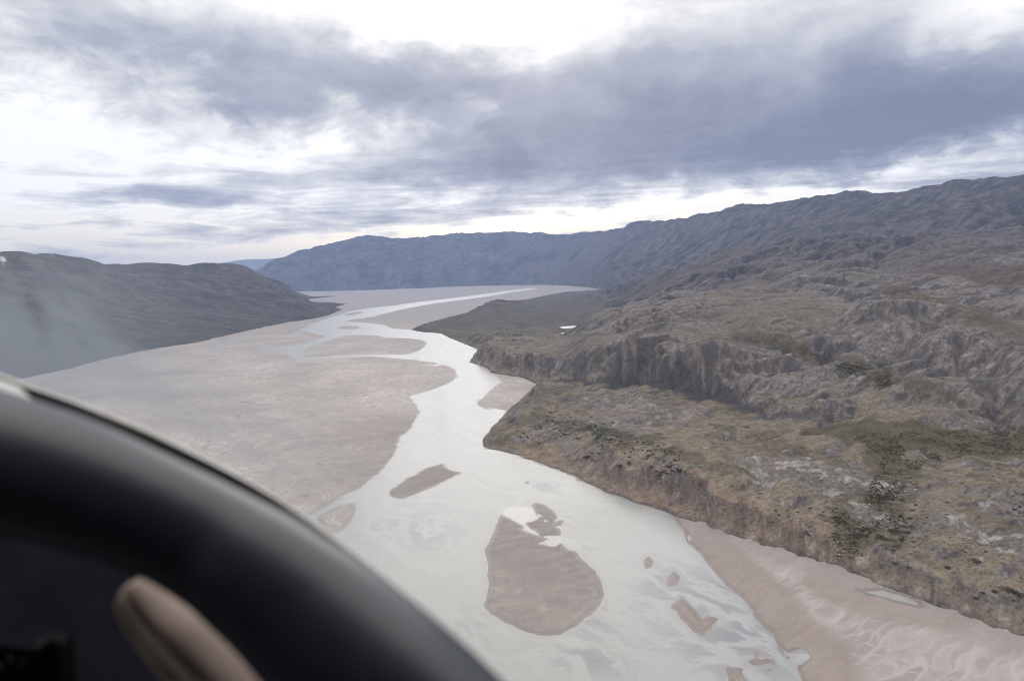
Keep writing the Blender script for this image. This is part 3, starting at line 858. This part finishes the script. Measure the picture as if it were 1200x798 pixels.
E[0].position = 0.0; E[0].color = (1.15, 1.14, 1.12, 1)
E[1].position = 1.0; E[1].color = (0.20, 0.226, 0.32, 1)
for p, c in ((0.13, (0.93, 0.93, 0.945)), (0.28, (0.70, 0.71, 0.748)), (0.47, (0.46, 0.485, 0.575)), (0.72, (0.305, 0.332, 0.43))):
    x = E.new(p); x.color = (*c, 1)
# the cloud cover is thinner and brighter overhead and behind the aircraft
bright = math_n(nt, 'ADD', maprange(nt, el, 0.42, 0.95, 0.0, 1.0, True), maprange(nt, dy, 0.3, -0.5, 0.0, 0.7, True))
bright = math_n(nt, 'MINIMUM', bright, 1.0)
over = nd(nt, 'ShaderNodeMix', data_type='RGBA'); nt.links.new(bright, over.inputs[0]); nt.links.new(cr.outputs[0], over.inputs[6])
over.inputs[7].default_value = (1.82, 1.77, 1.70, 1)
warm = nd(nt, 'ShaderNodeMix', data_type='RGBA', blend_type='MULTIPLY')
nt.links.new(maprange(nt, el, 0.0, 0.11, 1.0, 0.0, True), warm.inputs[0]); nt.links.new(over.outputs[2], warm.inputs[6]); warm.inputs[7].default_value = (1.20, 1.03, 0.73, 1)
ten = nd(nt, 'ShaderNodeVectorMath', operation='SCALE'); nt.links.new(warm.outputs[2], ten.inputs[0]); ten.inputs['Scale'].default_value = 10.0
fin = nd(nt, 'ShaderNodeMix', data_type='RGBA'); nt.links.new(maprange(nt, D, -0.35, 0.05, 0.75, 0.97), fin.inputs[0])
nt.links.new(sky.outputs[0], fin.inputs[6]); nt.links.new(ten.outputs[0], fin.inputs[7])
nt.links.new(fin.outputs[2], bg.inputs['Color'])

sun_d = bpy.data.lights.new('sun', 'SUN'); sun_d.energy = 0.5; sun_d.angle = math.radians(30); sun_d.color = (1.0, 0.95, 0.88)
sun = bpy.data.objects.new('sun', sun_d); COL.objects.link(sun)
sd_ = Vector((math.sin(SUN_AZ) * math.cos(SUN_EL), math.cos(SUN_AZ) * math.cos(SUN_EL), math.sin(SUN_EL)))
sun.rotation_euler = sd_.to_track_quat('Z', 'Y').to_euler()
sun.location = (0, 500, 900)

# air
hb = [(x, y, z) for z in (-8, 1020) for x, y in ((-16000, -2500), (16000, -2500), (16000, 27000), (-16000, 27000))]
hm = bpy.data.materials.new('valley air'); hm.use_nodes = True; hm.node_tree.nodes.clear()
ho = nd(hm.node_tree, 'ShaderNodeOutputMaterial'); pv = nd(hm.node_tree, 'ShaderNodeVolumePrincipled')
pv.inputs['Color'].default_value = (0.40, 0.56, 0.95, 1); pv.inputs['Density'].default_value = 4.3e-5; pv.inputs['Anisotropy'].default_value = 0.2
hm.node_tree.links.new(pv.outputs[0], ho.inputs['Volume'])
haze = link_mesh('haze', hb, [(3, 2, 1, 0), (4, 5, 6, 7), (0, 1, 5, 4), (1, 2, 6, 5), (2, 3, 7, 6), (3, 0, 4, 7)], hm, smooth=False)
tag(haze, kind='stuff')

# ------------------------------------------------------------------ shrubs and boulders
def leafy(rng, n, flat, size):
    """A low bush: leaf sprays spread through an uneven dome."""
    V, Fc = [], []
    lobes = [(rng.uniform(-0.5, 0.5), rng.uniform(-0.5, 0.5), rng.uniform(0.35, 0.62)) for _ in range(5)]
    for _ in range(n):
        lx, ly, lr = lobes[rng.integers(len(lobes))]
        d = rng.normal(size=3); d /= np.linalg.norm(d); d[2] = abs(d[2])
        r = lr * rng.uniform(0.55, 1.0)
        c = np.array([lx + d[0] * r, ly + d[1] * r, d[2] * r * flat + 0.02])
        a = rng.normal(size=3); a /= np.linalg.norm(a); b = np.cross(a, rng.normal(size=3)); b /= np.linalg.norm(b)
        w = size * rng.uniform(0.6, 1.3)
        i = len(V)
        V += [c - a * w, c + b * w * 0.6, c + a * w, c - b * w * 0.6]
        Fc.append((i, i + 1, i + 2, i + 3))
    return V, Fc


M_SHRUB = plain('shrub leaves', (0.058, 0.055, 0.040), 0.8, 0.2, 3.0, 0.35)
M_SHRUB_G = plain('greener shrub leaves', (0.070, 0.068, 0.034), 0.8, 0.2, 3.0, 0.35)
M_STONE = plain('boulder stone', (0.27, 0.25, 0.24), 0.9, 0.2, 1.2, 0.3)
BUSH = [leafy(np.random.default_rng(40 + i), 420, 0.75, 0.085) for i in range(6)]
BUSH_ME = []


def bush(i, p, size, rot, sz, green=False):
    if len(BUSH_ME) <= i:
        o = link_mesh('shrub', *BUSH[i], M_SHRUB, smooth=False)
        BUSH_ME.append(o)
    else:
        o = BUSH_ME[i].copy(); COL.objects.link(o)
    o.location = (p[0], p[1], p[2] - 0.15 * size); o.rotation_euler = (0, 0, rot)
    o.scale = (size, size * random.uniform(0.75, 1.2), size * sz)
    return o


for i, (px, py, w, label) in enumerate([
        (1142.7, 655, 5.6, 'round olive green shrub standing alone below the pale rocks'),
        (1155.6, 645, 4.2, 'dark shrub just behind the round olive green one'),
        (1112, 663, 3.4, 'low dark shrub alone on the grass above the reddish bluff'),
        (1119, 669, 2.2, 'small pale green shrub just below a low dark one'),
        (1065, 621, 4.0, 'round dark shrub at the upper end of the gully scrub'),
        (1058, 632, 3.6, 'round dark shrub just below the uppermost one of the gully'),
        (1070, 633, 1.9, 'small dark shrub beside the round ones of the gully'),
        (1073, 639, 2.2, 'flat dark shrub lowest of the row by the gully'),
        (1184, 689, 5.2, 'biggest dark shrub by the right edge above the sand'),
        (1194, 693, 3.6, 'dark shrub touching the biggest one at the right edge'),
        (1189, 701, 2.4, 'small shrub below the biggest one at the right edge'),
        (1164, 691, 3.0, 'right end of the curved row of shrubs on the bluff'),
        (1152, 694, 3.0, 'middle shrub of the curved row on the bluff'),
        (1145, 699, 2.2, 'lower left end of the curved row of shrubs'),
        (1066, 663, 2.6, 'yellowish green shrub near the edge of the reddish bluff'),
        (1050, 659, 2.8, 'dark shrub left of the yellowish green one on the bluff edge'),
        (1047, 646, 1.6, 'tiny dark shrub on bare grass above the bluff edge'),
        (1131.5, 645, 1.2, 'tiny dark shrub left of the olive green one')]):
    p = hill_point(px, py + 2)
    if p is None: continue
    o = bush(i % 6, p, w, random.uniform(0, 6), 0.8)
    tag(o, label, 'shrub', 'lone shrubs on the slope above the sand bar')


def in_px(poly, n, rng):
    poly = np.array(poly, float); lo, hi = poly.min(0), poly.max(0); out = []
    while len(out) < n:
        q = rng.uniform(lo, hi, (200, 2)); out += list(q[inside(q, poly)])
    return out[:n]


def scatter(poly, n, s0, s1, label, group, seed, th=-0.05):
    rng = np.random.default_rng(seed); k = 0
    for px, py in in_px(poly, n * 4, rng):
        if k >= n: break
        p = hill_point(px, py)
        if p is None: continue
        f = float(fbm(np.array([p[0] / 30]), np.array([p[1] / 30]), 2, 700 + seed)[0])
        if f < th: continue
        o = bush(int(rng.integers(6)), p, rng.uniform(s0, s1) * (1 + f), rng.uniform(0, 6), rng.uniform(0.6, 1.0))
        tag(o, label, 'shrub', group); k += 1


scatter([(585, 505), (640, 480), (700, 488), (770, 515), (830, 545), (800, 560), (720, 548), (650, 528)], 110, 1.4, 3.4, 'small dark shrub dotted over the russet terrace where the river bends', 'shrubs on the terrace by the river bend', 1)
scatter([(940, 600), (1000, 575), (1050, 570), (1085, 600), (1050, 645), (985, 655), (945, 630)], 85, 1.2, 3.2, 'small dark shrub among the scrub of the gully above the bluff', 'shrubs of the gully above the bluff', 2)
scatter([(780, 560), (860, 560), (940, 600), (930, 625), (860, 605), (800, 585)], 26, 0.9, 1.8, 'tiny dark shrub on the russet bank halfway down the river', 'shrubs on the russet bank', 3, -0.5)
scatter([(1090, 545), (1200, 545), (1200, 640), (1100, 640)], 26, 1.0, 2.2, 'small dark shrub among the pale rocks of the knoll at right', 'shrubs on the rocky knoll', 4, -0.5)

# unbroken scrub: one mass of ground cover
V, Fc = [], []
rng = np.random.default_rng(5)
base_v, base_f = leafy(rng, 26, 0.7, 0.26); base_v = np.array(base_v); base_f = np.array(base_f)
for poly, n, s0, s1 in (([(985, 508), (1200, 500), (1200, 532), (1085, 540), (1045, 590), (1010, 590), (1035, 535)], 2600, 0.8, 1.8), ([(640, 486), (690, 496), (770, 520), (800, 535), (700, 520), (640, 500)], 700, 0.9, 2.0),
                        ([(965, 595), (1060, 575), (1060, 620), (1000, 650), (980, 640)], 900, 0.6, 1.5), ([(870, 396), (930, 408), (1000, 428), (1060, 448), (1040, 455), (980, 432), (900, 410)], 700, 0.9, 1.9),
                        ([(590, 500), (850, 500), (1000, 530), (1200, 560), (1200, 690), (1000, 640), (800, 585), (640, 535)], 1500, 0.4, 1.0),
                        ([(560, 380), (690, 365), (690, 395), (600, 400)], 600, 2.0, 4.0)):
    for px, py in in_px(poly, n, rng):
        p = hill_point(px, py)
        if p is None or float(fbm(np.array([p[0] / 25]), np.array([p[1] / 25]), 3, 800)[0]) < -0.08: continue
        a = rng.uniform(0, 6); c, s_ = math.cos(a), math.sin(a); k = rng.uniform(s0, s1)
        q = base_v @ np.array([[c, -s_, 0], [s_, c, 0], [0, 0, 1]]) * k + p - np.array([0, 0, 0.1 * k])
        Fc += (base_f + len(V)).tolist(); V += q.tolist()
tag(link_mesh('scrub', V, Fc, M_SHRUB_G, smooth=False), kind='stuff', label='low dark scrub covering the meadow hollows')


def stone(rng):
    import bmesh
    bm = bmesh.new(); bmesh.ops.create_icosphere(bm, subdivisions=2, radius=1.0)
    ax = [(rng.normal(size=3), rng.uniform(0.45, 0.8)) for _ in range(9)]
    for v in bm.verts:
        c = np.array(v.co)
        for d, t in ax:
            d = d / np.linalg.norm(d); k = c @ d
            if k > t: c = c - d * (k - t)
        v.co = Vector(c * np.array([1.0, 0.8, 0.6]))
    V = [v.co[:] for v in bm.verts]; Fq = [[v.index for v in f.verts] for f in bm.faces]; bm.free()
    return V, Fq


STONES = []
rng = np.random.default_rng(9)
for poly, n, s0, s1, label, group in (
        ([(972, 648), (978, 634), (988, 636), (992, 652), (984, 662), (974, 660)], 26, 0.5, 1.1, 'pale angular boulder in the heap at the mouth of the gully', 'boulders of the heap below the gully'),
        ([(930, 540), (1000, 555), (1080, 566), (1070, 580), (980, 572), (930, 560)], 30, 0.6, 1.9, 'pale angular boulder along the whitish rock ledge above the gully', 'boulders along the whitish ledge')):
    k = 0
    for px, py in in_px(poly, n * 3, rng):
        p = hill_point(px, py)
        if p is None or k >= n: continue
        if len(STONES) < 5:
            o = link_mesh('boulder', *stone(rng), M_STONE, smooth=False); STONES.append(o)
        else:
            o = STONES[int(rng.integers(5))].copy(); COL.objects.link(o)
        r = rng.uniform(s0, s1); o.scale = (r, r, r); o.rotation_euler = (rng.uniform(-.3, .3), rng.uniform(-.3, .3), rng.uniform(0, 6))
        o.location = (p[0], p[1], p[2] + 0.2 * r); tag(o, label, 'boulder', group); k += 1

# ------------------------------------------------------------------ inside the aircraft
def spline(pts, n):
    pts = np.array(pts, float); t = np.arange(len(pts)); tt = np.linspace(0, len(pts) - 1, n)
    out = np.empty((n, pts.shape[1]))
    for k, x in enumerate(tt):
        i = min(int(x), len(pts) - 2); f = x - i
        p0, p1, p2, p3 = pts[max(i - 1, 0)], pts[i], pts[i + 1], pts[min(i + 2, len(pts) - 1)]
        out[k] = 0.5 * (2 * p1 + (p2 - p0) * f + (2 * p0 - 5 * p1 + 4 * p2 - p3) * f * f + (3 * p1 - p0 - 3 * p2 + p3) * f ** 3)
    return out


def loft(path, n=90, seg=40, flat=1.0, section=None, cap=True):
    """Tube along (px, py, half width in px, depth): returned as vertices and faces in metres."""
    P = spline(path, n)
    C = np.array([near(a, b, d) for a, b, r, d in P]); Rr = P[:, 2] * P[:, 3] / F
    T = np.gradient(C, axis=0); T /= np.linalg.norm(T, axis=1)[:, None]
    V, Fc = [], []
    for c, r, t in zip(C, Rr, T):
        toeye = EYE - c; toeye /= np.linalg.norm(toeye)
        a = np.cross(t, toeye); a /= np.linalg.norm(a)          # across, in view
        b = np.cross(a, t)
        for k in range(seg):
            th = 2 * PI * k / seg
            m = section(th) if section else 1.0
            V.append(c + (a * math.cos(th) + b * math.sin(th) * flat) * r * m)
    for i in range(n - 1):
        for k in range(seg):
            k2 = (k + 1) % seg
            Fc.append((i * seg + k, i * seg + k2, (i + 1) * seg + k2, (i + 1) * seg + k))
    if cap:
        Fc.append(tuple(range(seg))[::-1]); Fc.append(tuple((n - 1) * seg + k for k in range(seg)))
    return V, Fc


def slab(pts, thick):
    """A plate through (px, py, depth) corners, thickened away from the eye."""
    A = [near(*p) for p in pts]; n = len(A); c = np.mean(A, 0); d = (c - EYE) / np.linalg.norm(c - EYE) * thick
    V = A + [a + d for a in A]
    Fc = [tuple(range(n)), tuple(range(2 * n - 1, n - 1, -1))] + [(i, i + n, (i + 1) % n + n, (i + 1) % n) for i in range(n)]
    return V, Fc


M_HOOD = plain('dark hood vinyl', (0.027, 0.032, 0.054), 0.40, 0.75, 60, 0.2, 0.1)
M_DARK = plain('dark panel paint', (0.062, 0.062, 0.095), 0.6, 0.35, 20, 0.2)
M_BLACK = plain('black rubber', (0.004, 0.004, 0.004), 0.7, 0.2, 30, 0.2)
M_KNOB = plain('black plastic', (0.004, 0.004, 0.0045), 0.5, 0.2, 30, 0.2)
M_WHITE = plain('white paint', (0.72, 0.71, 0.68), 0.4, 0.5, 20, 0.05)
M_BEIGE = plain('beige brown leather', (0.52, 0.405, 0.355), 0.75, 0.25, 25, 0.12)
M_MARK = plain('pale switch legend', (0.30, 0.30, 0.31), 0.6, 0.3, 20, 0.1)

panel = empty('instrument_panel', near(180, 640, 0.6))
tag(panel, 'dark instrument panel under a broad rounded black hood', 'panel')
HOOD = [(-190, 512, 80, .65), (-110, 518, 80, .64), (-50, 527, 80, .63), (0, 541, 79, .62), (50, 555, 76, .61), (100, 571, 72, .60), (150, 590, 68, .59), (205, 614, 66, .58), (262, 645, 68, .57), (300, 671, 73, .56), (335, 698, 77, .55),
        (374, 732, 84, .54), (420, 778, 92, .525), (468, 827, 99, .51), (515, 880, 105, .50), (575, 955, 114, .49), (632, 1040, 120, .485)]
link_mesh('hood', *loft(HOOD, 140, 64, 1.0), M_HOOD, panel)
fas = link_mesh('fascia', *slab([(-220, 540, .80), (60, 560, .80), (300, 660, .78), (480, 860, .74), (560, 1100, .72), (-220, 1100, .72)], 0.03), M_DARK, panel, smooth=False)
link_mesh('knob', *loft([(61, 741, 1, .70), (61, 743, 11, .70), (62, 748, 18, .70), (63, 757, 20, .70), (64, 775, 20, .70), (66, 800, 20, .70), (69, 840, 21, .70)], 30, 28), M_KNOB, panel)
box = link_mesh('switch_box', *slab([(-70, 742, .69), (-5, 755, .69), (40, 762, .69), (46, 775, .69), (48, 860, .68), (-70, 860, .68)], 0.03), M_KNOB, panel, smooth=False)
for a, b, w, h in ((12, 771, 3, 4), (27, 775, 3, 3.5), (-3, 786, 5, 10)):
    link_mesh('switch_label', *slab([(a - w, b - h, .688), (a + w, b - h + 1, .688), (a + w, b + h, .688), (a - w, b + h, .688)], 0.0015), M_MARK, box, smooth=False)
deck = link_mesh('deck', *slab([(-160, 408, .78), (-60, 424, .78), (-10, 440, .78), (22, 454, .78), (60, 486, .74), (110, 520, .72), (-160, 520, .70)], 0.02), M_WHITE, panel, smooth=False)
link_mesh('slot', *loft([(-90, 432, 5, .772), (-40, 441, 5, .772), (0, 454, 4, .772), (8, 458, 3, .772), (12, 461, 1, .772)], 20, 12, 0.4), M_BLACK, deck)

cabin = empty('cabin', EYE + np.array([-0.2, -0.6, -1.0]))  # unseen shell, added to shade the cockpit and darken reflections in the hood
tag(cabin, 'unseen dark cabin shell added round the camera to shade the cockpit', 'cabin')
M_CABIN = plain('dark cabin lining', (0.085, 0.085, 0.095), 0.9, 0.2, 10, 0.2)
def block(name, a, b, mat, parent):
    (x0, y0, z0), (x1, y1, z1) = a, b
    V = [(x, y, z + H) for z in (z0, z1) for x, y in ((x0, y0), (x1, y0), (x1, y1), (x0, y1))]
    return link_mesh(name, V, [(3, 2, 1, 0), (4, 5, 6, 7), (0, 1, 5, 4), (1, 2, 6, 5), (2, 3, 7, 6), (3, 0, 4, 7)], mat, parent, False)
block('roof', (-1.5, -1.8, 0.62), (1.0, 0.52, 0.68), M_CABIN, cabin)
block('door_sill', (-1.55, 0.355, -1.05), (-1.505, 1.3, -0.25), M_CABIN, cabin)
block('bulkhead', (-1.5, -1.86, -1.05), (1.0, -1.81, 0.68), M_CABIN, cabin)
block('floor', (-1.5, -1.8, -1.1), (1.0, 1.5, -1.05), M_CABIN, cabin)
block('side_wall', (-1.55, -1.8, -1.05), (-1.505, 0.35, 0.61), M_CABIN, cabin)
block('side_wall', (1.005, -1.8, -1.05), (1.05, 0.25, 0.61), M_CABIN, cabin)

screen = empty('windscreen', near(200, 480, 0.9))
tag(screen, 'curved windscreen with painted glare and black seal along its lower edge', 'windscreen')
link_mesh('seal', *loft([(20, 452, 1, .80), (38, 461, 5, .80), (58, 472, 9, .80), (85, 484, 11, .80), (120, 499, 11.5, .79), (170, 519, 11, .78), (230, 546, 10, .77), (290, 576, 9, .76), (345, 608, 7, .75), (420, 664, 5, .74), (480, 718, 5, .73)], 60, 20, 0.6), M_BLACK, screen)
link_mesh('frame', *loft([(-160, 396, 4, .83), (-60, 420, 4, .83), (0, 442, 4, .83), (30, 454, 4, .83), (80, 471, 4, .83), (130, 490, 4, .82), (180, 511, 4, .81), (230, 536, 4, .80), (280, 562, 4, .79), (330, 592, 4, .78),
                          (380, 625, 4, .77), (430, 663, 4, .76), (500, 724, 4, .75)], 70, 16, 1.0), M_WHITE, screen)
# the pane, windscreen glare painted as a pale veil towards its lower left corner
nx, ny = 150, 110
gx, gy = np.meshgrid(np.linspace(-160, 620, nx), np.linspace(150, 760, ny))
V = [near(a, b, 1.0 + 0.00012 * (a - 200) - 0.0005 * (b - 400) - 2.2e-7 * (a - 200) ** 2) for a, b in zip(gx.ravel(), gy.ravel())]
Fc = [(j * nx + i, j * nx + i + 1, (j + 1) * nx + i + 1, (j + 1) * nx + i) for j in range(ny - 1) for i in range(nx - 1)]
m, nt_, b_ = mat_new('painted glare glass')
o_ = [n for n in nt_.nodes if n.type == 'OUTPUT_MATERIAL'][0]
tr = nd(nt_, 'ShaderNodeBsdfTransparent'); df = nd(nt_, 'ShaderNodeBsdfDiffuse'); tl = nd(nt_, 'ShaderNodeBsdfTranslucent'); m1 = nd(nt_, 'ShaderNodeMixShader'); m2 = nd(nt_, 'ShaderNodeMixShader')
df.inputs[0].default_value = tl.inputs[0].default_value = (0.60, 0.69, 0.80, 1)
at = nd(nt_, 'ShaderNodeAttribute'); at.attribute_name = 'painted_glare'
nt_.links.new(df.outputs[0], m1.inputs[1]); nt_.links.new(tl.outputs[0], m1.inputs[2]); m1.inputs[0].default_value = 0.5
nt_.links.new(at.outputs['Fac'], m2.inputs[0]); nt_.links.new(tr.outputs[0], m2.inputs[1]); nt_.links.new(m1.outputs[0], m2.inputs[2]); nt_.links.new(m2.outputs[0], o_.inputs['Surface'])
nt_.nodes.remove(b_)
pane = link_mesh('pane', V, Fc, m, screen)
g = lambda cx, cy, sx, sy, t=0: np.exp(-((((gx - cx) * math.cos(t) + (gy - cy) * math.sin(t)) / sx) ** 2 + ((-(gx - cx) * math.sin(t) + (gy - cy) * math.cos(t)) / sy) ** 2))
glare_mottle = 0.9 + 0.22 * fbm((gx * 0.83 - gy * 0.55) / 60, (gx * 0.55 + gy * 0.83) / 220, 3, 900)
painted_glare = (0.78 * g(0, 432, 115, 50, 0.30) + 0.30 * g(110, 430, 120, 36, 0.45) + 0.26 * g(40, 350, 100, 60) + 0.20 * g(230, 480, 190, 90, 0.5) + 0.14 * g(120, 350, 160, 60)) * glare_mottle
painted_glare = painted_glare + 0.15 * g(190, 470, 230, 13, 0.52) + 0.09 * g(330, 500, 200, 12, 0.45) + 0.16 * g(120, 402, 150, 7, 0.62) + 0.10 * g(95, 360, 120, 6, 0.75) + 0.09 * g(240, 455, 170, 9, 0.5)
painted_glare = painted_glare - 0.30 * g(44, 372, 11, 50, -0.33) - 0.10 * g(85, 385, 9, 60, -0.4) + 0.08 * g(516, 490, 9, 45, -0.1)
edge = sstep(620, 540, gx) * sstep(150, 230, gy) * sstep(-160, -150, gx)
painted_glare = np.clip(painted_glare * edge, 0, 0.6)
at_ = pane.data.attributes.new('painted_glare', 'FLOAT', 'POINT'); at_.data.foreach_set('value', painted_glare.ravel().astype(np.float32))

BE = [(150.6, 683, 2, .66), (152.5, 685.5, 14, .66), (156, 690, 21, .66), (161, 697, 26, .66), (169, 707, 30, .66), (188, 727, 35, .66), (219, 753, 43, .655), (256, 786, 53, .655), (300, 830, 65, .65), (350, 890, 80, .64), (400, 960, 94, .63)]
pad = link_mesh('bolster', *loft(BE, 70, 72, 0.8, lambda th: 1.0 - 0.12 * math.exp(-((math.remainder(th - 1.12, 2 * PI)) / 0.2) ** 2)), M_BEIGE)
tag(pad, 'beige brown rounded bolster with a lengthwise crease half hidden under the black hood', 'bolster')

# ------------------------------------------------------------------ render settings
SC.view_settings.view_transform = 'Standard'; SC.view_settings.look = 'None'
SC.view_settings.exposure = 0.0; SC.view_settings.gamma = 1.0
SC.view_settings.use_curve_mapping = False
SC.cycles.volume_bounces = 1; SC.cycles.max_bounces = 6; SC.cycles.diffuse_bounces = 2; SC.cycles.transparent_max_bounces = 12
SC.cycles.use_denoising = True
SC.cycles.filter_width = 1.0
